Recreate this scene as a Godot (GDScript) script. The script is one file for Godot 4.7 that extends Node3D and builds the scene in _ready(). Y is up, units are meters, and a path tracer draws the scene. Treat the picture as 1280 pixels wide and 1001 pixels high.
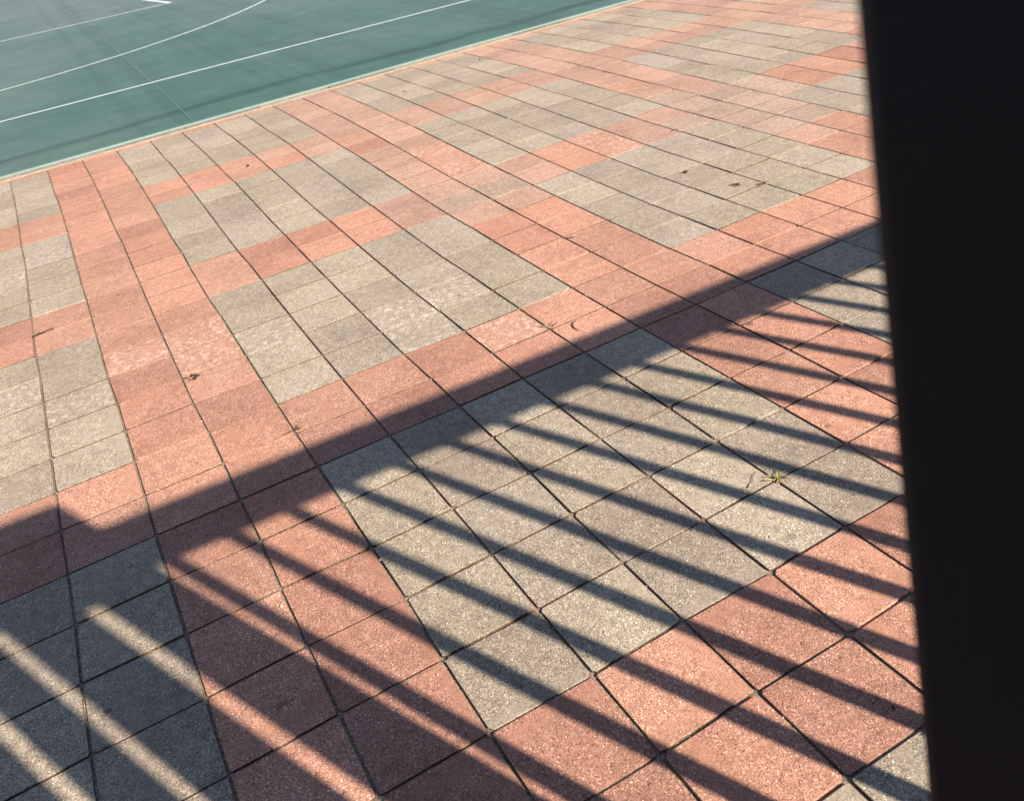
extends Node3D
# A paved yard beside a sports court, looked down on past a dark leaning post, with the shadow of a picket fence across it.

const PAVER_X := 0.26958        # pitch of the pavers along a row
const PAVER_Z := 0.25           # pitch from row to row
const SUN_HEIGHT := 33.0        # degrees
const DRIFT := 0.455            # the sun stands this far to the right for each metre towards the viewer
const EYE := Vector3(-0.31298, 1.65884, 2.41085)
const EYE_RIGHT := Vector3(0.861254, -0.148803, 0.485901)
const EYE_UP := Vector3(0.381047, 0.821727, -0.423755)
const EYE_BACK := Vector3(-0.336222, 0.550112, 0.764416)
const FOV := 50.4996

var rng := RandomNumberGenerator.new()
var bumpy := FastNoiseLite.new()
var M := {}
var taken := {}


func _ready() -> void:
	rng.seed = 4711
	bumpy.seed = 5
	bumpy.frequency = 0.11
	light_and_camera()
	make_materials()
	ground()
	court()
	pavement()
	fence()
	leaning_post()
	litter()


# ------------------------------------------------------------------ camera, sky, sun

func light_and_camera() -> void:
	var cam := Camera3D.new()
	cam.name = "camera"
	add_child(cam)
	cam.transform = Transform3D(Basis(EYE_RIGHT, EYE_UP, EYE_BACK).orthonormalized(), EYE)
	var lens := CameraAttributesPhysical.new()
	lens.frustum_focal_length = 12.0 / tan(deg_to_rad(FOV) / 2.0)
	lens.frustum_focus_distance = 2.7
	lens.frustum_near = 0.03
	lens.frustum_far = 900.0
	lens.exposure_aperture = 4.3
	cam.attributes = lens
	cam.fov = FOV
	cam.near = 0.03
	cam.far = 900.0
	cam.current = true

	var around := WorldEnvironment.new()
	around.name = "world_environment"
	var e := Environment.new()
	e.background_mode = Environment.BG_SKY
	var sky := Sky.new()
	var air := ProceduralSkyMaterial.new()
	air.sky_top_color = Color(0.46, 0.54, 0.70)
	air.sky_horizon_color = Color(0.87, 0.88, 0.89)
	air.sky_curve = 0.12
	air.ground_bottom_color = Color(0.30, 0.28, 0.26)
	air.ground_horizon_color = Color(0.62, 0.63, 0.62)
	air.sun_angle_max = 20.0
	air.sun_curve = 0.08
	sky.sky_material = air
	e.sky = sky
	e.background_energy_multiplier = 0.46
	e.tonemap_mode = Environment.TONE_MAPPER_LINEAR
	e.tonemap_exposure = 2.75
	e.sdfgi_enabled = true
	e.ssao_enabled = true
	e.ssil_enabled = true
	around.environment = e
	add_child(around)

	var sun := DirectionalLight3D.new()
	sun.name = "sun"
	var flat := Vector3(DRIFT, 0, 1).normalized()
	var h := deg_to_rad(SUN_HEIGHT)
	var to_sun := flat * cos(h) + Vector3.UP * sin(h)
	add_child(sun)
	sun.look_at_from_position(to_sun * 50.0, Vector3.ZERO, Vector3.UP)
	sun.light_energy = 1.6
	sun.light_color = Color(1.0, 0.95, 0.90)
	sun.light_angular_distance = 0.65
	sun.shadow_enabled = true


# ------------------------------------------------------------------ helpers

func numbered(called: String) -> String:
	var n: int = taken.get(called, 0)
	taken[called] = n + 1
	return called if n == 0 else "%s_%03d" % [called, n]


func part(called: String, m: Mesh, mat: Material, parent: Node, at := Vector3.ZERO) -> MeshInstance3D:
	var o := MeshInstance3D.new()
	o.name = called
	o.mesh = m
	if mat:
		o.material_override = mat
	o.position = at
	parent.add_child(o, true)
	return o


func thing(called: String, label: String, category: String, at: Vector3, group := "") -> Node3D:
	var o := Node3D.new()
	o.name = numbered(called)
	o.position = at
	add_child(o)
	o.set_meta("label", label)
	o.set_meta("category", category)
	if group:
		o.set_meta("group", group)
	return o


func quad(st: SurfaceTool, a: Vector3, b: Vector3, c: Vector3, d: Vector3, n: Vector3) -> void:
	# corners in clockwise order seen from the front
	for p: Vector3 in [a, b, c, a, c, d]:
		st.set_normal(n)
		st.set_uv(Vector2(p.x, p.z))
		st.add_vertex(p)


func sheet(corners: PackedVector3Array) -> ArrayMesh:
	# a flat polygon, corners clockwise seen from above
	var st := SurfaceTool.new()
	st.begin(Mesh.PRIMITIVE_TRIANGLES)
	for k in range(1, corners.size() - 1):
		for p: Vector3 in [corners[0], corners[k], corners[k + 1]]:
			st.set_normal(Vector3.UP)
			st.set_uv(Vector2(p.x, p.z))
			st.add_vertex(p)
	return st.commit()


func facing(st: SurfaceTool, a: Vector3, b: Vector3, c: Vector3, want: Vector3) -> void:
	# one triangle, turned so that its front looks along want
	var n := (c - a).cross(b - a)
	if n.dot(want) < 0.0:
		var t := b
		b = c
		c = t
		n = -n
	n = n.normalized()
	for p: Vector3 in [a, b, c]:
		st.set_normal(n)
		st.set_uv(Vector2(p.x + p.y, p.z))
		st.add_vertex(p)


func bevelled_box(size: Vector3, bevel: float) -> ArrayMesh:
	# centred; every edge chamfered
	var st := SurfaceTool.new()
	st.begin(Mesh.PRIMITIVE_TRIANGLES)
	var h := size / 2.0
	var i := h - Vector3.ONE * bevel
	for ax in 3:
		var u := (ax + 1) % 3
		var v := (ax + 2) % 3
		for s: float in [-1.0, 1.0]:
			var p := []
			for q: Array in [[-1, -1], [1, -1], [1, 1], [-1, 1]]:
				var c := Vector3.ZERO
				c[ax] = s * h[ax]
				c[u] = q[0] * i[u]
				c[v] = q[1] * i[v]
				p.append(c)
			var n := Vector3.ZERO
			n[ax] = s
			facing(st, p[0], p[1], p[2], n)
			facing(st, p[0], p[2], p[3], n)
			for t: float in [-1.0, 1.0]:
				# chamfer between face (ax, s) and face (u, t)
				var a := Vector3.ZERO
				a[ax] = s * h[ax]
				a[u] = t * i[u]
				a[v] = -i[v]
				var b := a
				b[v] = i[v]
				var c2 := Vector3.ZERO
				c2[ax] = s * i[ax]
				c2[u] = t * h[u]
				c2[v] = -i[v]
				var d := c2
				d[v] = i[v]
				var nn := Vector3.ZERO
				nn[ax] = s
				nn[u] = t
				facing(st, a, b, d, nn)
				facing(st, a, d, c2, nn)
	for sx: float in [-1.0, 1.0]:
		for sy: float in [-1.0, 1.0]:
			for sz: float in [-1.0, 1.0]:
				var s3 := Vector3(sx, sy, sz)
				facing(st, Vector3(h.x, i.y, i.z) * s3, Vector3(i.x, h.y, i.z) * s3, Vector3(i.x, i.y, h.z) * s3, s3)
	return st.commit()


func tube(points: PackedVector3Array, radii: PackedFloat32Array, sides := 6) -> ArrayMesh:
	var st := SurfaceTool.new()
	st.begin(Mesh.PRIMITIVE_TRIANGLES)
	var rings := []
	for k in points.size():
		var d := (points[mini(k + 1, points.size() - 1)] - points[maxi(k - 1, 0)]).normalized()
		var a := d.cross(Vector3.UP if absf(d.y) < 0.9 else Vector3.RIGHT).normalized()
		var b := d.cross(a)
		var ring := []
		for s in sides:
			var w := TAU * s / sides
			ring.append(points[k] + (a * cos(w) + b * sin(w)) * radii[k])
		rings.append(ring)
	for k in points.size() - 1:
		var mid := (points[k] + points[k + 1]) / 2.0
		for s in sides:
			var t := (s + 1) % sides
			var want: Vector3 = (rings[k][s] + rings[k][t]) / 2.0 - mid
			facing(st, rings[k][s], rings[k][t], rings[k + 1][t], want)
			facing(st, rings[k][s], rings[k + 1][t], rings[k + 1][s], want)
	for k: int in [0, points.size() - 1]:
		var out := (points[k] - points[absi(k - 1)]).normalized()
		for s in range(1, sides - 1):
			facing(st, rings[k][0], rings[k][s], rings[k][s + 1], out)
	return st.commit()


# ------------------------------------------------------------------ materials

func noise_bytes(kind: int, frequency: float, side: int, seed_: int, octaves := 1, stretch := false) -> PackedByteArray:
	var n := FastNoiseLite.new()
	n.seed = seed_
	n.noise_type = kind
	n.frequency = frequency
	n.fractal_type = FastNoiseLite.FRACTAL_FBM if octaves > 1 else FastNoiseLite.FRACTAL_NONE
	n.fractal_octaves = octaves
	if kind == FastNoiseLite.TYPE_CELLULAR:
		n.cellular_return_type = FastNoiseLite.RETURN_CELL_VALUE
		n.cellular_jitter = 1.0
	if stretch:
		var im := n.get_seamless_image(side / 8, side, false, false, 0.2)
		im.resize(side, side, Image.INTERPOLATE_CUBIC)
		im.convert(Image.FORMAT_L8)
		return im.get_data()
	var im2 := n.get_seamless_image(side, side, false, false, 0.15)
	im2.convert(Image.FORMAT_L8)
	return im2.get_data()


func to_texture(side: int, data: PackedByteArray) -> ImageTexture:
	return ImageTexture.create_from_image(Image.create_from_data(side, side, false, Image.FORMAT_RGB8, data))


func ramp_pick(stops: Array, t: float) -> Color:
	var x := clampf(t, 0.0, 0.9999) * (stops.size() - 1)
	var k := int(x)
	var a: Color = stops[k]
	var b: Color = stops[k + 1]
	return a.lerp(b, x - k)


func aggregate(side: int, stops: Array, seed_: int, scuffs: float) -> ImageTexture:
	# exposed stone grains in cement: sRGB values, about 0.6 mm a pixel
	var grain := noise_bytes(FastNoiseLite.TYPE_CELLULAR, 0.20, side, seed_)
	var small := noise_bytes(FastNoiseLite.TYPE_CELLULAR, 0.42, side, seed_ + 1)
	var cloud := noise_bytes(FastNoiseLite.TYPE_SIMPLEX_SMOOTH, 0.012, side, seed_ + 2, 4)
	var chalk := noise_bytes(FastNoiseLite.TYPE_SIMPLEX_SMOOTH, 0.013, side, seed_ + 3, 6)
	var table := []
	for v in 256:
		table.append(ramp_pick(stops, v / 255.0))
	var out := PackedByteArray()
	out.resize(side * side * 3)
	for k in side * side:
		var g := grain[k]
		var s := small[k]
		var c: Color = table[(g * 5 + s * 4) / 9]
		var f := 0.93 + 0.14 * cloud[k] / 255.0
		if g > 247:
			f *= 1.22
		elif g < 7:
			f *= 0.70
		if s < 10:
			f *= 0.72
		var r := c.r * f
		var gg := c.g * f
		var b := c.b * f
		if scuffs > 0.0:
			var w := clampf((chalk[k] / 255.0 - 0.50) * 4.0, 0.0, 1.0) * scuffs * (0.25 + 0.75 * s / 255.0) * clampf(cloud[k] / 128.0 - 0.35, 0.0, 1.0)
			r = lerpf(r, 0.90, w)
			gg = lerpf(gg, 0.86, w)
			b = lerpf(b, 0.80, w)
		out[k * 3] = clampi(int(r * 255.0), 0, 255)
		out[k * 3 + 1] = clampi(int(gg * 255.0), 0, 255)
		out[k * 3 + 2] = clampi(int(b * 255.0), 0, 255)
	return to_texture(side, out)


func grey_texture(side: int, a: PackedByteArray, b: PackedByteArray, wa: float, low: float, high: float) -> ImageTexture:
	var out := PackedByteArray()
	out.resize(side * side * 3)
	for k in side * side:
		var v := clampi(int(255.0 * lerpf(low, high, (a[k] * wa + b[k] * (1.0 - wa)) / 255.0)), 0, 255)
		out[k * 3] = v
		out[k * 3 + 1] = v
		out[k * 3 + 2] = v
	return to_texture(side, out)


func grime(side: int) -> ImageTexture:
	# dust, water marks and trodden gum that run on from block to block
	var cloud := noise_bytes(FastNoiseLite.TYPE_SIMPLEX_SMOOTH, 0.006, side, 61, 5)
	var mottle := noise_bytes(FastNoiseLite.TYPE_SIMPLEX_SMOOTH, 0.035, side, 62, 4)
	var dice := RandomNumberGenerator.new()
	dice.seed = 9
	var spots := []
	for k in 26:
		spots.append([dice.randi_range(20, side - 20), dice.randi_range(20, side - 20), dice.randf_range(2.5, 7.0), dice.randf_range(0.06, 0.30) * (1.0 if dice.randf() < 0.7 else -0.5)])
	var out := PackedByteArray()
	out.resize(side * side * 3)
	for k in side * side:
		var v := 0.865 + 0.14 * cloud[k] / 255.0 + 0.10 * mottle[k] / 255.0
		for c in 3:
			out[k * 3 + c] = clampi(int(255.0 * v * (1.0 if c == 0 else 0.995 if c == 1 else 0.985)), 0, 255)
	for q: Array in spots:
		var r: float = q[2]
		for y in range(q[1] - 9, q[1] + 10):
			for x in range(q[0] - 9, q[0] + 10):
				var d := Vector2(x - q[0], (y - q[1]) * 1.2).length() / r + 0.25 * bumpy.get_noise_2d(x * 4.0, y * 4.0)
				var a := clampf((1.0 - d) * 3.0, 0.0, 1.0) * float(q[3])
				for c in 3:
					var at: int = (y * side + x) * 3 + c
					out[at] = clampi(int(out[at] * (1.0 - a)), 0, 255)
	return to_texture(side, out)


func stone(tint: Color, tex: Texture2D, relief: Texture2D, dirt: Texture2D, shift: Vector3) -> StandardMaterial3D:
	var m := StandardMaterial3D.new()
	m.albedo_color = tint
	m.albedo_texture = tex
	m.uv1_triplanar = true
	m.uv1_world_triplanar = true
	m.uv1_scale = Vector3.ONE * 1.85
	m.uv1_offset = shift
	m.roughness = 0.92
	m.metallic_specular = 0.35
	m.heightmap_enabled = true
	m.heightmap_texture = relief
	m.heightmap_scale = 0.11
	m.detail_enabled = true
	m.detail_albedo = dirt
	m.detail_blend_mode = BaseMaterial3D.BLEND_MODE_MUL
	m.detail_uv_layer = BaseMaterial3D.DETAIL_UV_2
	m.uv2_triplanar = true
	m.uv2_world_triplanar = true
	m.uv2_scale = Vector3.ONE * 0.33
	return m


func plain(color: Color, rough: float, metal := 0.0) -> StandardMaterial3D:
	var m := StandardMaterial3D.new()
	m.albedo_color = color
	m.roughness = rough
	m.metallic = metal
	return m


func make_materials() -> void:
	var side := 1024
	var red_stops := [Color(0.34, 0.235, 0.205), Color(0.545, 0.395, 0.325), Color(0.62, 0.470, 0.395), Color(0.685, 0.535, 0.455), Color(0.90, 0.80, 0.73)]
	var grey_stops := [Color(0.28, 0.255, 0.22), Color(0.46, 0.425, 0.368), Color(0.552, 0.511, 0.456), Color(0.63, 0.585, 0.526), Color(0.84, 0.79, 0.71)]
	var worn_stops := []
	for k in 5:
		worn_stops.append((red_stops[k] as Color).lerp(grey_stops[k], 0.62))
	var reds := aggregate(side, red_stops, 11, 0.0)
	var greys := aggregate(side, grey_stops, 21, 0.0)
	var worn := aggregate(side, worn_stops, 31, 0.0)
	var dusty_stops := []
	for k in 5:
		dusty_stops.append((red_stops[k] as Color).lerp(grey_stops[k], 0.17))
	var dusty := aggregate(side, dusty_stops, 35, 0.0)
	var red_chalk := aggregate(side, red_stops, 41, 0.6)
	var grey_chalk := aggregate(side, grey_stops, 51, 0.6)
	var relief := grey_texture(side, noise_bytes(FastNoiseLite.TYPE_CELLULAR, 0.20, side, 11), noise_bytes(FastNoiseLite.TYPE_SIMPLEX_SMOOTH, 0.25, side, 77, 2), 0.5, 0.0, 1.0)
	var dirt := grime(1024)
	var tones := [1.0, 0.955, 1.03, 0.98]
	for k in 4:
		var t: float = tones[k]
		var shift := Vector3(0.31 * k, 0.17 * k, 0.43 * k)
		var warm := Color(t, t * (1.0 - 0.012 * k), t * (1.0 - 0.016 * k))
		M["red_%d" % k] = stone(warm, reds, relief, dirt, shift)
		M["grey_%d" % k] = stone(Color(t, t, t * (1.0 - 0.01 * k)), greys, relief, dirt, shift)
		M["worn_%d" % k] = stone(Color(t, t, t), worn, relief, dirt, shift)
		M["halfworn_%d" % k] = stone(Color(t, t * 1.02, t * 1.03), dusty, relief, dirt, shift)
	M.red_chalk = stone(Color(1, 1, 1), red_chalk, relief, dirt, Vector3(0.2, 0, 0.1))
	M.grey_chalk = stone(Color(1, 1, 1), grey_chalk, relief, dirt, Vector3(0.5, 0, 0.7))
	M.grey_dark = stone(Color(0.94, 0.93, 0.92), greys, relief, dirt, Vector3(0.9, 0, 0.3))
	M.red_dark = stone(Color(0.91, 0.88, 0.88), reds, relief, dirt, Vector3(0.6, 0, 0.2))
	var grit := aggregate(512, [Color(0.22, 0.18, 0.145), Color(0.40, 0.34, 0.285), Color(0.47, 0.41, 0.34), Color(0.54, 0.48, 0.41), Color(0.74, 0.69, 0.61)], 71, 0.0)
	M.grit = stone(Color(1, 1, 1), grit, relief, dirt, Vector3.ZERO)
	M.grit.uv1_scale = Vector3.ONE * 3.1
	var cement := aggregate(512, [Color(0.32, 0.30, 0.27), Color(0.46, 0.44, 0.39), Color(0.51, 0.49, 0.435), Color(0.56, 0.54, 0.48), Color(0.70, 0.68, 0.62)], 81, 0.0)
	M.cement = stone(Color(1, 1, 1), cement, relief, dirt, Vector3.ZERO)
	M.cement_dark = stone(Color(0.90, 0.90, 0.89), cement, relief, dirt, Vector3.ONE * 0.7)
	M.cement_warm = stone(Color(1.06, 1.02, 0.97), cement, relief, dirt, Vector3.ONE * 0.2)
	M.soil = stone(Color(0.74, 0.70, 0.66), grit, relief, dirt, Vector3.ONE * 0.3)
	M.lip = stone(Color(1.05, 1.06, 1.05), cement, relief, dirt, Vector3.ONE * 0.4)
	M.asphalt = stone(Color(0.5, 0.5, 0.5), grit, relief, dirt, Vector3.ZERO)

	# the court: a rolled acrylic coat, brushed along its length; worn in blotches; grazing sheen and haze painted in as grey far off
	var cw := 1024
	var ch := 1536
	var brush := FastNoiseLite.new()
	brush.seed = 91
	brush.frequency = 0.02
	brush.fractal_octaves = 4
	var patch := FastNoiseLite.new()
	patch.seed = 92
	patch.frequency = 0.006
	patch.fractal_octaves = 5
	var out := PackedByteArray()
	out.resize(cw * ch * 3)
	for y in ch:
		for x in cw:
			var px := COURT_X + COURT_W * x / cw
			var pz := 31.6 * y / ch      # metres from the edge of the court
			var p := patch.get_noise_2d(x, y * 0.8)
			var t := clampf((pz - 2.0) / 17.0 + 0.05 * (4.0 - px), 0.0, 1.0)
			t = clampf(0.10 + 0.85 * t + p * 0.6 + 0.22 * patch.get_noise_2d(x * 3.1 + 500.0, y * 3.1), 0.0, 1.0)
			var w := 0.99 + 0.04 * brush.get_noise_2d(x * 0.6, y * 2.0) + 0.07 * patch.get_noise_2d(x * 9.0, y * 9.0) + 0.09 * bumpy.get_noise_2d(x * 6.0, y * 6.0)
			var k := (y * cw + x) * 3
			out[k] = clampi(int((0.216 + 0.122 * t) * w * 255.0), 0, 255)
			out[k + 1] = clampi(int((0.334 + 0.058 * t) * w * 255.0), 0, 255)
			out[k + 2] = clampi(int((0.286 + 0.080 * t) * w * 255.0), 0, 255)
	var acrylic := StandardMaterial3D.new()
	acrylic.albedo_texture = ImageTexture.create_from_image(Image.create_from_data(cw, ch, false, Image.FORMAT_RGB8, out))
	acrylic.texture_repeat = false
	acrylic.uv1_scale = Vector3(1.0 / COURT_W, -1.0 / 31.6, 1)
	acrylic.uv1_offset = Vector3(-COURT_X / COURT_W, -5.4 / 31.6, 0)
	acrylic.roughness = 0.5
	acrylic.metallic_specular = 0.45
	acrylic.detail_enabled = true
	acrylic.detail_albedo = dirt
	acrylic.detail_blend_mode = BaseMaterial3D.BLEND_MODE_MUL
	acrylic.detail_uv_layer = BaseMaterial3D.DETAIL_UV_2
	acrylic.uv2_triplanar = true
	acrylic.uv2_world_triplanar = true
	acrylic.uv2_scale = Vector3.ONE * 0.21
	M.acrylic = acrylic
	var wet := Image.create(512, 64, false, Image.FORMAT_RGBA8)
	var veil := FastNoiseLite.new()
	veil.seed = 17
	veil.frequency = 0.02
	veil.fractal_octaves = 4
	for y in 64:
		for x in 512:
			var across := absf(y / 31.5 - 1.0)
			var a := clampf(1.0 - across - 0.25, 0.0, 1.0) * 1.1 * clampf(0.75 + 1.3 * veil.get_noise_2d(x * 0.7, y * 2.0), 0.0, 1.0)
			wet.set_pixel(x, y, Color(0.16, 0.245, 0.235, clampf(a * 0.6, 0.0, 0.34)))
	var stain := StandardMaterial3D.new()
	stain.albedo_texture = ImageTexture.create_from_image(wet)
	stain.transparency = BaseMaterial3D.TRANSPARENCY_ALPHA
	stain.roughness = 0.5
	M.acrylic_stain = stain
	var rubbed := grey_texture(512, noise_bytes(FastNoiseLite.TYPE_SIMPLEX_SMOOTH, 0.03, 512, 95, 4), noise_bytes(FastNoiseLite.TYPE_SIMPLEX_SMOOTH, 0.2, 512, 96, 2), 0.5, 0.76, 1.0)
	var paint := plain(Color(0.80, 0.85, 0.84), 0.6)
	paint.albedo_texture = rubbed
	paint.uv1_scale = Vector3.ONE * 0.9
	M.paint = paint
	M.paint_old = paint.duplicate()
	M.paint_old.albedo_color = Color(0.66, 0.72, 0.68)
	M.pale_green = plain(Color(0.36, 0.50, 0.42), 0.7)
	M.seam = plain(Color(0.295, 0.375, 0.345), 0.7)
	M.seam_pale = plain(Color(0.31, 0.42, 0.385), 0.7)

	M.steel = plain(Color(0.12, 0.125, 0.13), 0.45, 0.3)
	M.black = plain(Color(0.115, 0.115, 0.125), 0.7)
	M.crumb = plain(Color.WHITE, 0.95)
	M.crumb.vertex_color_use_as_albedo = true
	M.twig = plain(Color(0.19, 0.13, 0.09), 0.9)
	M.dry = plain(Color(0.34, 0.25, 0.15), 0.9)
	M.dry.backlight_enabled = true
	M.dry.backlight = Color(0.10, 0.07, 0.03)
	M.leaf = plain(Color(0.31, 0.345, 0.18), 0.8)
	M.leaf.backlight_enabled = true
	M.leaf.backlight = Color(0.12, 0.15, 0.04)
	M.leaf_old = plain(Color(0.50, 0.46, 0.27), 0.8)
	M.leaf_old.backlight_enabled = true
	M.leaf_old.backlight = Color(0.2, 0.18, 0.06)
	M.chip = plain(Color(0.72, 0.70, 0.66), 0.8)
	for key: String in ["dry", "leaf", "leaf_old"]:
		M[key].cull_mode = BaseMaterial3D.CULL_DISABLED


# ------------------------------------------------------------------ ground and court

const COURT_X := -8.0
const COURT_W := 24.0
const EDGE_SLOPE := -0.0285     # the court runs a little askew to the paving

func edge(x: float, off := 0.0) -> float:
	return -5.372 + EDGE_SLOPE * (x - 0.5) - off


func ground() -> void:
	var g := part("ground", sheet(PackedVector3Array([Vector3(-420, -0.09, -420), Vector3(420, -0.09, -420), Vector3(420, -0.09, 420), Vector3(-420, -0.09, 420)])), M.asphalt, self)
	g.set_meta("kind", "structure")


func band(x0: float, x1: float, near: float, far: float, y: float) -> ArrayMesh:
	return sheet(PackedVector3Array([Vector3(x0, y, edge(x0, far)), Vector3(x1, y, edge(x1, far)), Vector3(x1, y, edge(x1, near)), Vector3(x0, y, edge(x0, near))]))


func slab(x0: float, x1: float, near: float, far: float, top: float, bottom: float) -> ArrayMesh:
	var st := SurfaceTool.new()
	st.begin(Mesh.PRIMITIVE_TRIANGLES)
	var p := []
	for y: float in [bottom, top]:
		p.append_array([Vector3(x0, y, edge(x0, near)), Vector3(x1, y, edge(x1, near)), Vector3(x1, y, edge(x1, far)), Vector3(x0, y, edge(x0, far))])
	for f: Array in [[4, 5, 6, 7, Vector3.UP], [0, 1, 5, 4, Vector3.BACK], [2, 3, 7, 6, Vector3.FORWARD], [3, 0, 4, 7, Vector3.LEFT], [1, 2, 6, 5, Vector3.RIGHT]]:
		facing(st, p[f[0]], p[f[1]], p[f[2]], f[4])
		facing(st, p[f[0]], p[f[2]], p[f[3]], f[4])
	return st.commit()


func ribbon(line: PackedVector2Array, width: float, y: float) -> ArrayMesh:
	# UV: u along the line, v across it
	var st := SurfaceTool.new()
	st.begin(Mesh.PRIMITIVE_TRIANGLES)
	var l := []
	var r := []
	for k in line.size():
		var d := (line[mini(k + 1, line.size() - 1)] - line[maxi(k - 1, 0)]).normalized()
		var n := Vector2(-d.y, d.x) * width / 2.0
		l.append(Vector3(line[k].x + n.x, y, line[k].y + n.y))
		r.append(Vector3(line[k].x - n.x, y, line[k].y - n.y))
	for k in line.size() - 1:
		# clockwise from above whichever way the line runs
		var u0 := float(k) / (line.size() - 1)
		var u1 := float(k + 1) / (line.size() - 1)
		var c := [[l[k], Vector2(u0, 0)], [r[k], Vector2(u0, 1)], [r[k + 1], Vector2(u1, 1)], [l[k + 1], Vector2(u1, 0)]]
		var n: Vector3 = (c[2][0] - c[0][0]).cross(c[1][0] - c[0][0])
		var order := [0, 1, 2, 0, 2, 3] if n.y > 0.0 else [0, 2, 1, 0, 3, 2]
		for q: int in order:
			st.set_normal(Vector3.UP)
			st.set_uv(c[q][1])
			st.add_vertex(c[q][0])
	return st.commit()


func court() -> void:
	var x0 := -24.0
	var x1 := 34.0
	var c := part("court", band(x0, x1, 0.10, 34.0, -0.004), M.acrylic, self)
	c.set_meta("kind", "structure")
	part("edge_strip", band(x0, x1, 0.185, 0.225, 0.0), M.pale_green, c)
	part("edge_line", band(x0, x1, 0.118, 0.182, 0.001), M.paint_old, c)
	# a long stain where rain water stands, and the seam of two coats
	var st := PackedVector2Array()
	for k in 60:
		var x := -3.0 + k * 0.2
		st.append(Vector2(x, edge(x, 0.66 + 0.24 * exp(-pow((x - 1.2) / 1.4, 2.0)) + 0.08 * bumpy.get_noise_1d(x * 9.0))))
	part("water_stain", ribbon(st, 0.46, 0.0002), M.acrylic_stain, c)
	part("coat_seam", ribbon(PackedVector2Array([Vector2(0.71, edge(0.7, 0.25)), Vector2(0.73, -7.9)]), 0.008, 0.0004), M.seam_pale, c)
	part("coat_seam", ribbon(PackedVector2Array([Vector2(0.73, -8.1), Vector2(0.79, -16.0), Vector2(0.8, -36.0)]), 0.018, 0.0004), M.seam, c)
	# painted lines
	var far1 := PackedVector2Array([Vector2(-20, edge(-20, 2.66)), Vector2(30, edge(30, 2.66))])
	part("side_line", ribbon(far1, 0.05, 0.0012), M.paint, c)
	var arc := PackedVector2Array()
	# circle through the four places where the arc was measured
	var mid := Vector2(-2.55, -17.1)
	var rad := 7.22
	for k in 61:
		var a := deg_to_rad(100.0 - 100.0 * k / 60.0)
		arc.append(mid + Vector2(cos(a), sin(a)) * rad)
	part("arc_line", ribbon(arc, 0.05, 0.0014), M.paint, c)
	var lane := PackedVector2Array([Vector2(-12, edge(-12, 10.22)), Vector2(2.30, edge(2.30, 10.42))])
	part("lane_line", ribbon(lane, 0.07, 0.0016), M.paint, c)
	part("lane_line", ribbon(PackedVector2Array([Vector2(2.33, edge(2.33, 10.38)), Vector2(2.10, edge(2.1, 12.2))]), 0.09, 0.0018), M.paint, c)
	part("far_line", ribbon(PackedVector2Array([Vector2(-14, -27.2), Vector2(3, -28.4)]), 0.07, 0.0020), M.paint, c)
	# concrete edging, flush with the paving
	var k := part("kerb", slab(x0, x1, 0.006, 0.113, 0.001, -0.08), M.grit, self)
	k.set_meta("kind", "structure")
	for n in 32:
		var a := -6.0 + 0.66 * n
		var st2 := slab(a + 0.003, a + 0.657, 0.004, 0.115, 0.006 + rng.randf_range(-0.0015, 0.0015), -0.06)
		part("kerb_stone", st2, [M.cement, M.cement_dark, M.cement_warm][rng.randi() % 3], k)
	part("kerb_lip", slab(x0, x1, -0.006, 0.003, 0.009, -0.08), M.lip, k)


# ------------------------------------------------------------------ the paving

const WARP_X := [-0.0181, -0.0335, -0.024, 0.0178, -0.0491, 0.1036, 0.0559, -0.0555, 0.0984, 0.0253, 0.0077, -0.0128, -0.0655, 0.0709, -0.0808, -0.0121, 0.011, -0.024, 0.0221, -0.0478, -0.0044, -0.0093, 0.0149, 0.0215, -0.0213, 0.0189, -0.0211, 0.0181]
const WARP_Z := [0.0319, -0.0087, 0.0152, -0.0628, 0.0937, -0.1716, 0.0157, 0.0272, -0.071, 0.0342, 0.028, -0.0148, 0.034, -0.0759, 0.1685, -0.0432, 0.0278, 0.0204, -0.0387, 0.0393, -0.0217, 0.0228, -0.0303, -0.012, 0.0392, -0.0189, 0.0127, -0.045]

func hash01(a: int, b: int, c: int) -> float:
	return float(hash("%d,%d,%d" % [a, b, c]) % 10007) / 10007.0


func corner(i: int, j: int) -> Vector2:
	# where the joints of column i and row j cross: the laying wanders by some centimetres
	var u := (clampf(i, -5, 22) - 5.0) / 12.0
	var v := (clampf(j, -24, 9) + 6.0) / 13.0
	var p := Vector2(i * PAVER_X, j * PAVER_Z)
	var n := 0
	for s in 7:
		for k in s + 1:
			var b := pow(u, s - k) * pow(v, k)
			p += Vector2(WARP_X[n], WARP_Z[n]) * b
			n += 1
	return p + Vector2(hash01(i, j, 1) - 0.5, hash01(i, j, 2) - 0.5) * 0.006


func is_red(i: int, j: int) -> bool:
	return posmod(i, 7) > 4 or posmod(j, 7) > 4


func near(i: int, j: int, spots: Array, reach := 0.8) -> bool:
	for s: Vector2 in spots:
		if Vector2(i + 0.5, j + 0.5).distance_to(s) < reach:
			return true
	return false


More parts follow.
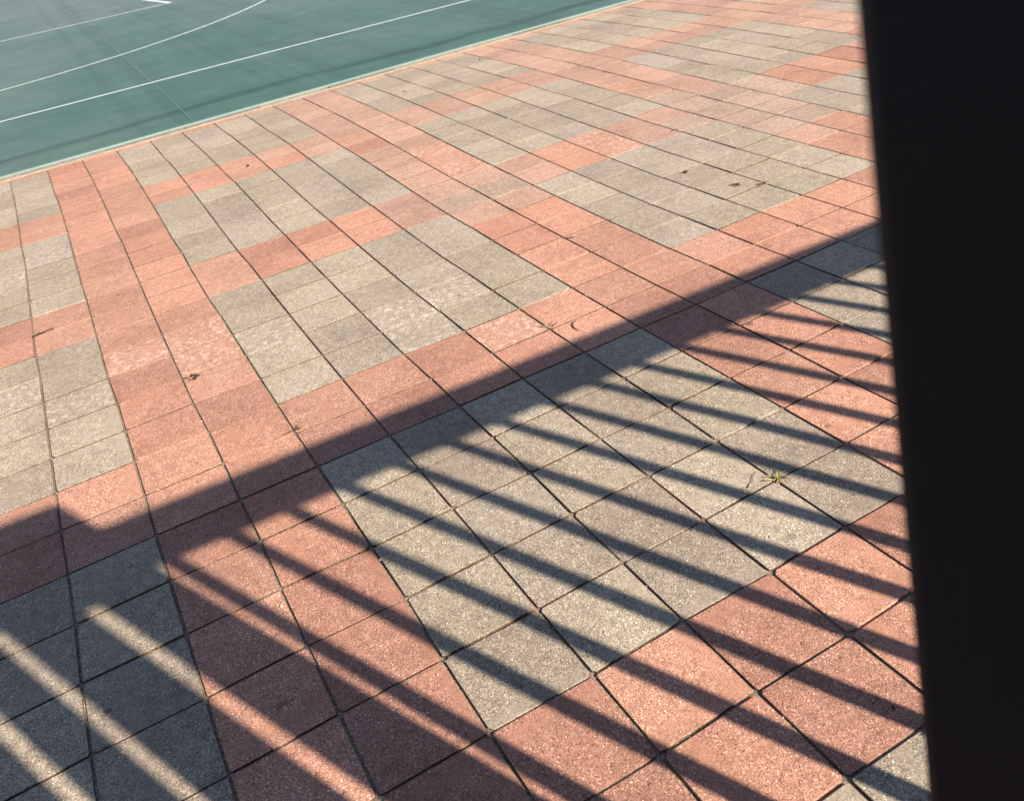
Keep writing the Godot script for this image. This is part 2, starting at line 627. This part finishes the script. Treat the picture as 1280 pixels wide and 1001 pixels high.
func look(i: int, j: int) -> String:
	var k := int(hash01(i, j, 3) * 4.0)
	var luck := hash01(i, j, 4)
	if is_red(i, j):
		var a := Vector2(i + 0.5, j + 0.5)
		var wear := 0.95 * exp(-a.distance_squared_to(Vector2(5.7, -7.4)) / 1.6) + 1.1 * exp(-a.distance_squared_to(Vector2(12.9, -6.6)) / 3.2) + 0.9 * exp(-a.distance_squared_to(Vector2(13.0, -8.2)) / 2.0)
		wear += clampf((-j - 5) / 24.0, 0.0, 0.5) * clampf((i + 3) / 11.0, 0.15, 1.0) + (luck - 0.5) * 0.24
		if near(i, j, [Vector2(3.5, -1.5), Vector2(-0.6, -4.5), Vector2(-1.5, -5.4), Vector2(-0.5, -5.5), Vector2(6.5, -9.5), Vector2(9.5, -8.0), Vector2(6.5, -11.5)], 0.75):
			return "red_chalk"
		if wear > 0.60:
			return "worn_%d" % k
		if wear > 0.24:
			return "halfworn_%d" % k
		return "red_dark" if luck < (0.40 if j > -2 else 0.08) else "red_%d" % k  # near slabs are oftener dark: grain shading at steep view put into the tint
	if near(i, j, [Vector2(0.5, -4.5), Vector2(2.5, -3.5), Vector2(2.5, -2.5), Vector2(3.5, -3.5), Vector2(-3.5, -11.5), Vector2(-2.5, -12.5), Vector2(-2.5, -4.5), Vector2(-3.5, -5.5)], 0.75):
		return "grey_chalk"
	return "grey_dark" if luck < (0.35 if j > -1 else 0.06) else "grey_%d" % k  # the same near-view shading put into the grey tint


func outline(i: int, j: int) -> PackedVector2Array:
	# corners of the paver inside its joints, each corner worn off a little
	var c := [corner(i, j), corner(i + 1, j), corner(i + 1, j + 1), corner(i, j + 1)]
	var gx := 0.0034 + 0.0018 * hash01(i, j, 5)
	var gz := 0.0033 + 0.0014 * hash01(i, j, 6)
	var set_in := [Vector2(gx, gz), Vector2(-gx, gz), Vector2(-gx, -gz), Vector2(gx, -gz)]
	var p := PackedVector2Array()
	for k in 4:
		p.append(c[k] + set_in[k])
	var out := PackedVector2Array()
	for k in 4:
		var worn := 0.004 + 0.008 * pow(hash01(i, j, 10 + k), 4.0)
		var back := (p[(k + 3) % 4] - p[k]).normalized()
		var on := (p[(k + 1) % 4] - p[k]).normalized()
		out.append(p[k] + back * worn)
		out.append(p[k] + on * worn)
	return out


func cut_at_kerb(poly: PackedVector2Array) -> PackedVector2Array:
	var out := PackedVector2Array()
	for k in poly.size():
		var a := poly[k]
		var b := poly[(k + 1) % poly.size()]
		var da := a.y - edge(a.x, -0.008)
		var db := b.y - edge(b.x, -0.008)
		if da >= 0.0:
			out.append(a)
		if (da >= 0.0) != (db >= 0.0):
			out.append(a.lerp(b, da / (da - db)))
	return out


func add_paver(st: SurfaceTool, flank: SurfaceTool, poly: PackedVector2Array, at: Vector3, tilt: Vector2, lift: float) -> void:
	var c := Vector2(at.x, at.z)
	var top := []
	var rim := []
	var foot := []
	var bevel := 0.0010
	for p in poly:
		var q := p - c
		var y := lift + q.x * tilt.x + q.y * tilt.y
		var inner := q - q.normalized() * bevel * 1.35
		top.append(Vector3(inner.x, y, inner.y))
		rim.append(Vector3(q.x, y - bevel, q.y))
		foot.append(Vector3(q.x, -0.035, q.y))
	var n := Vector3(-tilt.x, 1.0, -tilt.y).normalized()
	for k in range(1, top.size() - 1):
		for p: Vector3 in [top[0], top[k], top[k + 1]]:
			st.set_normal(n)
			st.set_uv(Vector2(p.x, p.z))
			st.add_vertex(p)
	for k in top.size():
		var l := (k + 1) % top.size()
		var out: Vector3 = (rim[k] + rim[l]) / 2.0
		out.y = 0.0
		out = out.normalized()
		var slope := (out + Vector3.UP).normalized()
		facing(st, top[k], top[l], rim[l], slope)
		facing(st, top[k], rim[l], rim[k], slope)
		facing(flank, rim[k], rim[l], foot[l], out)
		facing(flank, rim[k], foot[l], foot[k], out)


func seen_size(p: PackedVector2Array) -> float:
	# how large the paver stands in the picture, 0 outside of it
	var flat := PackedVector2Array()
	var half := tan(deg_to_rad(FOV) / 2.0)
	var inside := false
	for q in p:
		var d := Vector3(q.x, 0, q.y) - EYE
		var z := -d.dot(EYE_BACK)
		if z < 0.3:
			return 0.0
		var s := Vector2(d.dot(EYE_RIGHT), d.dot(EYE_UP)) / z / half
		flat.append(s)
		if absf(s.x) < 1.28 and absf(s.y) < 1.0 and s.x < 0.72 + (1.0 - s.y) * 0.075:
			inside = true
	if not inside:
		return 0.0
	var area := 0.0
	for k in flat.size():
		area += flat[k].cross(flat[(k + 1) % flat.size()])
	return absf(area)


func bedding() -> ArrayMesh:
	# sand and mortar under and between the pavers, washed out here, brimming there
	var st := SurfaceTool.new()
	st.begin(Mesh.PRIMITIVE_TRIANGLES)
	var nx := 200
	var nz := 105
	for b in nz + 1:
		for a in nx + 1:
			var x := -5.4 + 20.0 * a / nx
			var z := lerpf(edge(x, -0.01), 5.0, float(b) / nz)
			var y := -0.0066 + 0.0034 * bumpy.get_noise_2d(x * 30.0, z * 30.0) + 0.0022 * bumpy.get_noise_2d(x * 90.0, z * 90.0)
			st.set_uv(Vector2(x, z))
			st.add_vertex(Vector3(x, y, z))
	for b in nz:
		for a in nx:
			var q := b * (nx + 1) + a
			for k: int in [q, q + 1, q + nx + 2, q, q + nx + 2, q + nx + 1]:
				st.add_index(k)
	st.generate_normals()
	return st.commit()


func pavement() -> void:
	var bed := part("pavement", bedding(), M.grit, self)
	bed.set_meta("kind", "structure")
	var all := []
	for i in range(-17, 46):
		for j in range(-25, 20):
			var poly := cut_at_kerb(outline(i, j))
			if poly.size() < 3:
				continue
			var mid := Vector2.ZERO
			for p in poly:
				mid += p
			mid /= poly.size()
			var tilt := Vector2(hash01(i, j, 7) - 0.5, hash01(i, j, 8) - 0.5) * 0.013
			all.append({"i": i, "j": j, "poly": poly, "at": Vector3(mid.x, 0, mid.y), "tilt": tilt, "lift": (hash01(i, j, 9) - 0.5) * 0.0026, "size": seen_size(poly), "red": is_red(i, j)})
	all.sort_custom(func(a, b): return a.size > b.size)
	var count := {true: 0, false: 0}
	var rest := {true: {}, false: {}}
	for d in all:
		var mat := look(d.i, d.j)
		var st := SurfaceTool.new()
		st.begin(Mesh.PRIMITIVE_TRIANGLES)
		# the flanks in the joints are caked with soil, on some pavers washed clean
		var flank := SurfaceTool.new()
		flank.begin(Mesh.PRIMITIVE_TRIANGLES)
		add_paver(st, flank, d.poly, d.at, d.tilt, d.lift)
		var side := "soil" if hash01(d.i, d.j, 20) < (0.86 if d.i < 6 else 0.6) else mat
		if d.size > 0.0 and count[d.red] < 300:
			count[d.red] += 1
			var block := st.commit()
			flank.commit(block)
			block.surface_set_material(0, M[mat])
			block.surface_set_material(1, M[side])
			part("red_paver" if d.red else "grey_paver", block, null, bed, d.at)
		else:
			var bin: Dictionary = rest[d.red]
			for q: Array in [[mat, st], [side, flank]]:
				if not bin.has(q[0]):
					bin[q[0]] = SurfaceTool.new()
					bin[q[0]].begin(Mesh.PRIMITIVE_TRIANGLES)
				var loose: ArrayMesh = q[1].commit()
				bin[q[0]].append_from(loose, 0, Transform3D(Basis(), d.at))
	crumbs(bed)
	print("pavers built singly: ", count, " of ", all.size())
	for red: bool in [true, false]:
		var joined := ArrayMesh.new()
		for mat: String in rest[red]:
			rest[red][mat].commit(joined)
			joined.surface_set_material(joined.get_surface_count() - 1, M[mat])
		var o := part("red_pavers" if red else "grey_pavers", joined, null, bed)
		o.set_meta("kind", "stuff")


func crumbs(bed: Node3D) -> void:
	# grit and dead matter that gathers in and along the joints
	var grain := bevelled_box(Vector3(1.0, 0.6, 0.8), 0.25)
	var mm := MultiMesh.new()
	mm.transform_format = MultiMesh.TRANSFORM_3D
	mm.use_colors = true
	mm.mesh = grain
	mm.instance_count = 2600
	for k in mm.instance_count:
		var i := rng.randi_range(-5, 18)
		var j := rng.randi_range(-22, 8)
		var t := rng.randf()
		var a := corner(i, j)
		var b := corner(i, j + 1) if rng.randf() < 0.72 else corner(i + 1, j)
		# it lies in drifts: more where the noise is high
		var p := a.lerp(b, t)
		if bumpy.get_noise_2d(p.x * 14.0, p.y * 14.0) < 0.02:
			p = a + Vector2(rng.randfn(0.0, 0.012), rng.randfn(0.0, 0.012))
		p += Vector2(rng.randfn(0.0, 0.0045), rng.randfn(0.0, 0.0045))
		var size := rng.randf_range(0.0014, 0.0042) * (1.0 if rng.randf() < 0.93 else 1.7)
		var turned := Basis.from_euler(Vector3(rng.randf() * 0.6, rng.randf() * TAU, rng.randf() * 0.6)).scaled(Vector3.ONE * size)
		mm.set_instance_transform(k, Transform3D(turned, Vector3(p.x, rng.randf_range(-0.003, 0.0012), p.y)))
		var tone := rng.randf()
		mm.set_instance_color(k, Color(0.05, 0.04, 0.03).lerp(Color(0.30, 0.26, 0.20), tone * tone) if rng.randf() < 0.85 else Color(0.42, 0.40, 0.36))
	var o := MultiMeshInstance3D.new()
	o.name = "grit_crumbs"
	o.multimesh = mm
	o.material_override = M.crumb
	bed.add_child(o, true)
	o.set_meta("kind", "stuff")


# ------------------------------------------------------------------ the fence whose shadow crosses the paving

const FENCE_SKEW := 0.042

func fence_at(s: float) -> Vector3:
	# the place on the fence whose shadow runs along the line x - DRIFT * z = s
	var z := 2.565
	var x := 0.0
	for k in 4:
		x = s + DRIFT * z
		z = 2.565 + FENCE_SKEW * x
	return Vector3(x, 0, z)


func fence() -> void:
	var f := thing("picket_fence", "dark steel picket fence whose shadow stripes the paving", "fence", Vector3.ZERO)
	var turn := -atan(FENCE_SKEW)
	var a := fence_at(-2.9)
	var b := fence_at(5.6)
	var long := a.distance_to(b)
	var mid := (a + b) / 2.0
	for r: Array in [["top_rail", 1.8545, 0.19, 0.07], ["bottom_rail", 0.15, 0.06, 0.05]]:
		var o := part(r[0], bevelled_box(Vector3(long, r[2], r[3]), 0.005), M.steel, f, mid + Vector3.UP * r[1])
		o.rotation.y = turn
	var thin := bevelled_box(Vector3(0.037, 1.72, 0.046), 0.003)
	for n in 34:
		var s := -0.588 + 0.1847 * n
		if absf(s - 4.1) < 0.12:
			continue
		var o := part("picket", thin, M.steel, f, fence_at(s) + Vector3.UP * 0.91)
		o.rotation.y = turn
	# the bay to the left is closed with broad flat boards
	var boards := [[-0.871, -1.069], [-1.093, -1.231], [-1.260, -1.392], [-1.435, -1.56], [-1.605, -1.73], [-1.775, -1.90], [-1.945, -2.07], [-2.115, -2.24], [-2.285, -2.41], [-2.455, -2.58], [-2.625, -2.75]]
	for k in boards.size():
		var w: float = boards[k][0] - boards[k][1]
		var o := part("board", bevelled_box(Vector3(w - 0.010, 1.72, 0.022), 0.003), M.steel, f, fence_at((boards[k][0] + boards[k][1]) / 2.0) + Vector3.UP * 0.91)
		o.rotation.y = turn
	var shaft := bevelled_box(Vector3(0.150, 2.09, 0.13), 0.006)
	var cap := bevelled_box(Vector3(0.252, 0.37, 0.142), 0.008)
	for s: float in [-0.735, 4.1]:
		var o := part("post", shaft, M.steel, f, fence_at(s) + Vector3.UP * 1.045)
		o.rotation.y = turn
		part("post_cap", cap, M.steel, o, Vector3(-0.039, 0.875, 0))


func leaning_post() -> void:
	# stands close to the lens, at the right
	var axis := Vector3(-0.06893, 0.98605, -0.15150).normalized()
	var left_edge := Vector3(-0.04438, 1.43053, 2.20926)
	var away := left_edge - EYE
	away = (away - axis * away.dot(axis)).normalized()
	var right := away.cross(axis).normalized()
	if right.dot(EYE_RIGHT) < 0.0:
		right = -right
	var wide := 0.098
	var deep := 0.05
	var foot := left_edge - axis * (left_edge.y / axis.y) + right * wide / 2.0 + away * deep / 2.0
	foot.y = 0.0
	var p := thing("leaning_post", "tall black post leaning across the right side, close up and out of focus", "post", foot)
	var length := 1.86
	var turned := Basis(right, axis, right.cross(axis))
	var body := part("shaft", bevelled_box(Vector3(wide, length, deep), 0.004), M.black, p, axis * length / 2.0)
	body.basis = turned
	var cap := part("cap", bevelled_box(Vector3(wide + 0.006, 0.012, deep + 0.006), 0.004), M.black, p, axis * (length + 0.007))
	cap.basis = turned
	part("base_plate", bevelled_box(Vector3(0.16, 0.012, 0.16), 0.003), M.black, p, Vector3(0, 0.010, 0))


# ------------------------------------------------------------------ small things on the paving

func blade(long: float, wide: float, rise: float, droop: float) -> ArrayMesh:
	# a grass or weed leaf that leaves the origin along +x, folded a little along its middle
	var st := SurfaceTool.new()
	st.begin(Mesh.PRIMITIVE_TRIANGLES)
	var steps := 5
	var l := []
	var m := []
	var r := []
	for k in steps + 1:
		var t := float(k) / steps
		var w := wide * (0.35 + 1.3 * t) * (1.0 - t * t) / 0.8
		var c := Vector3(long * t, rise * long * t - droop * long * t * t + 0.001, 0)
		m.append(c)
		l.append(c + Vector3(0, w * 0.25, w / 2.0))
		r.append(c + Vector3(0, w * 0.25, -w / 2.0))
	for k in steps:
		facing(st, l[k], m[k], m[k + 1], Vector3.UP)
		facing(st, l[k], m[k + 1], l[k + 1], Vector3.UP)
		facing(st, m[k], r[k], r[k + 1], Vector3.UP)
		facing(st, m[k], r[k + 1], m[k + 1], Vector3.UP)
	return st.commit()


func weed(at: Vector2, label: String, spread: float, count: int, old: float) -> void:
	var w := thing("weed", label, "weed", Vector3(at.x, -0.006, at.y))
	for k in count:
		var o := part("leaf", blade(spread * rng.randf_range(0.5, 1.0), spread * rng.randf_range(0.10, 0.2), rng.randf_range(0.3, 1.1), rng.randf_range(0.2, 0.7)), M.leaf_old if rng.randf() < old else M.leaf, w)
		o.rotation.y = TAU * k / count + rng.randf_range(-0.4, 0.4)
		o.position = Vector3(rng.randf_range(-1, 1), 0, rng.randf_range(-1, 1)) * spread * 0.22


func bent(from: Vector3, to: Vector3, thick: float, wobble: float) -> ArrayMesh:
	var pts := PackedVector3Array()
	var rad := PackedFloat32Array()
	for k in 6:
		var t := k / 5.0
		pts.append(from.lerp(to, t) + Vector3(rng.randf_range(-1, 1), absf(rng.randf_range(-0.3, 1.0)), rng.randf_range(-1, 1)) * wobble * (1.0 if k > 0 and k < 5 else 0.3))
		rad.append(thick * (1.0 - 0.55 * t) * rng.randf_range(0.85, 1.15))
	return tube(pts, rad, 5)


func twig(at: Vector2, label: String, long: float, angle: float, thick: float, shoots: int) -> void:
	var t := thing("twig", label, "twig", Vector3(at.x, 0.001, at.y))
	var d := Vector3(cos(angle), 0, sin(angle)) * long / 2.0
	if shoots == 0:
		# a smooth hook
		var side := Vector3(-sin(angle), 0, cos(angle))
		var pts := PackedVector3Array()
		var rad := PackedFloat32Array()
		for k in 9:
			var u := k / 8.0 * 2.0 - 1.0
			pts.append(d * u - side * long * 0.22 * (1.0 - u * u) * (1.0 + 0.4 * u) + Vector3.UP * thick * (1.0 + 0.8 * absf(u)))
			rad.append(thick * (1.0 - 0.35 * absf(u)))
		part("stem", tube(pts, rad, 6), M.twig, t)
		return
	part("stem", bent(-d + Vector3.UP * thick, d + Vector3.UP * thick * 1.6, thick, long * 0.07), M.twig, t)
	for k in shoots:
		var from := d * rng.randf_range(-0.8, 0.8) + Vector3.UP * thick
		var turn := angle + rng.randf_range(0.5, 1.3) * (1.0 if k % 2 else -1.0)
		part("side_shoot", bent(from, from + Vector3(cos(turn), 0.15, sin(turn)) * long * rng.randf_range(0.2, 0.38), thick * 0.6, long * 0.03), M.twig, t)


func dry_leaves(at: Vector2, label: String, spread: float, count: int) -> void:
	var t := thing("dry_leaves", label, "dead leaves", Vector3(at.x, 0.001, at.y))
	for k in count:
		var o := part("leaf", blade(spread * rng.randf_range(0.4, 0.8), spread * rng.randf_range(0.14, 0.3), rng.randf_range(0.05, 0.35), rng.randf_range(0.1, 0.4)), M.twig if rng.randf() < 0.6 else M.dry, t)
		o.rotation.y = rng.randf() * TAU
		o.position = Vector3(rng.randf_range(-1, 1), 0.1 * rng.randf(), rng.randf_range(-1, 1)) * spread * 0.45
	for k in 3:
		var a := rng.randf() * TAU
		var b := a + rng.randf_range(2.0, 4.0)
		part("stalk", bent(Vector3(cos(a), 0.08, sin(a)) * spread * 0.5, Vector3(cos(b), 0.08, sin(b)) * spread * 0.4, spread * 0.035, spread * 0.08), M.twig, t)


func pebble(at: Vector2, label: String, size: float, mat: Material, called := "stone_chip", kind := "stone chip") -> void:
	var st := SurfaceTool.new()
	st.begin(Mesh.PRIMITIVE_TRIANGLES)
	var rings := []
	for r in 5:
		var up := -PI / 2.0 + PI * r / 4.0
		var ring := []
		for k in 7:
			var a := TAU * k / 7.0
			var q := size * rng.randf_range(0.42, 0.58)
			ring.append(Vector3(cos(a) * cos(up) * q * 1.2, sin(up) * q * 0.6 + size * 0.28, sin(a) * cos(up) * q * 0.9))
		rings.append(ring)
	for r in 4:
		for k in 7:
			var l := (k + 1) % 7
			var want: Vector3 = rings[r][k] + rings[r + 1][l] - Vector3.UP * size * 0.56
			if r > 0:
				facing(st, rings[r][k], rings[r][l], rings[r + 1][l], want)
			if r < 3:
				facing(st, rings[r][k], rings[r + 1][l], rings[r + 1][k], want)
	var o := MeshInstance3D.new()
	o.name = numbered(called)
	o.mesh = st.commit()
	o.material_override = mat
	o.position = Vector3(at.x, 0.001, at.y)
	o.rotation.y = rng.randf() * TAU
	add_child(o)
	o.set_meta("label", label)
	o.set_meta("category", kind)


func litter() -> void:
	weed(Vector2(1.073, -0.250), "small green weed in the joint of the sunlit red pavers, above the shadow edge", 0.043, 11, 0.25)
	weed(Vector2(1.098, 0.993), "yellow green weed tuft where four grey pavers meet, between the shadow stripes", 0.041, 20, 0.7)
	twig(Vector2(1.035, 0.955), "thin dry stem lying beside the yellow green weed tuft", 0.075, -0.5, 0.0011, 1)
	twig(Vector2(-0.766, -1.978), "dark twig lying on the sunlit red pavers at the far left", 0.10, -0.15, 0.0035, 2)
	dry_leaves(Vector2(-0.228, -0.952), "brown clump of dead leaf on the chalky red paver, left of centre", 0.045, 9)
	twig(Vector2(-0.010, -0.265), "dark forked twig across a joint just above the edge of the fence shadow", 0.07, -0.1, 0.0024, 4)
	dry_leaves(Vector2(2.557, -0.822), "dark shrivelled leaf cluster on grey pavers at the upper right", 0.042, 9)
	twig(Vector2(2.654, -0.730), "black twig on a joint right of the shrivelled leaf cluster", 0.07, 0.4, 0.0034, 3)
	twig(Vector2(1.163, -0.175), "thin curved twig right of the small green weed on red pavers", 0.085, -1.15, 0.0022, 0)
	twig(Vector2(1.609, -0.929), "tiny dark scrap of twig in the joint between red paver columns", 0.05, 0.5, 0.0026, 2)
	twig(Vector2(2.940, -1.805), "small dark scrap of twig on a joint of the far grey pavers", 0.035, 0.3, 0.003, 2)
	pebble(Vector2(2.517, -1.175), "oval black seed pod on a grey paver, left of the leaf cluster", 0.022, M.twig, "seed_pod", "seed pod")
	pebble(Vector2(0.724, -3.763), "small dark seed pod on the red row nearest the court", 0.022, M.twig, "seed_pod", "seed pod")
	pebble(Vector2(0.748, 1.699), "tiny black pip on the red paver at the lower right", 0.008, M.twig, "seed_pod", "seed pod")
	pebble(Vector2(2.29, -4.577), "small brown seed pod at a joint close to the court edging", 0.017, M.twig, "seed_pod", "seed pod")
	pebble(Vector2(3.215, -4.95), "dark brown seed pod on far grey pavers beside the court", 0.017, M.twig, "seed_pod", "seed pod")
	pebble(Vector2(-0.290, 0.555), "white stone chip by the joint of sunlit red pavers, largest of the chips", 0.0084, M.chip)
	pebble(Vector2(-0.340, 0.921), "white stone chip in shade above the lowest broad sunlit stripe on red paving", 0.0052, M.chip)
	pebble(Vector2(-0.299, 1.027), "white stone chip in shade beside the joint of the dark red pavers, bottom left", 0.0059, M.chip)
	pebble(Vector2(-0.154, 1.251), "pale stone chip on shaded red paving at the bottom edge", 0.0052, M.chip)
	pebble(Vector2(-0.208, 0.867), "white stone chip at the upper end of the thin red sunlit stripe", 0.0039, M.chip)
	pebble(Vector2(-0.199, 0.918), "white stone chip lying within the thin red sunlit stripe", 0.0039, M.chip)
	pebble(Vector2(-0.029, 1.027), "white stone chip on the corner of a sunlit red paver beside the grey square", 0.0052, M.chip)
	pebble(Vector2(1.600, 0.235), "pale stone chip in the rail shadow on a red paver at the right", 0.0078, M.chip)
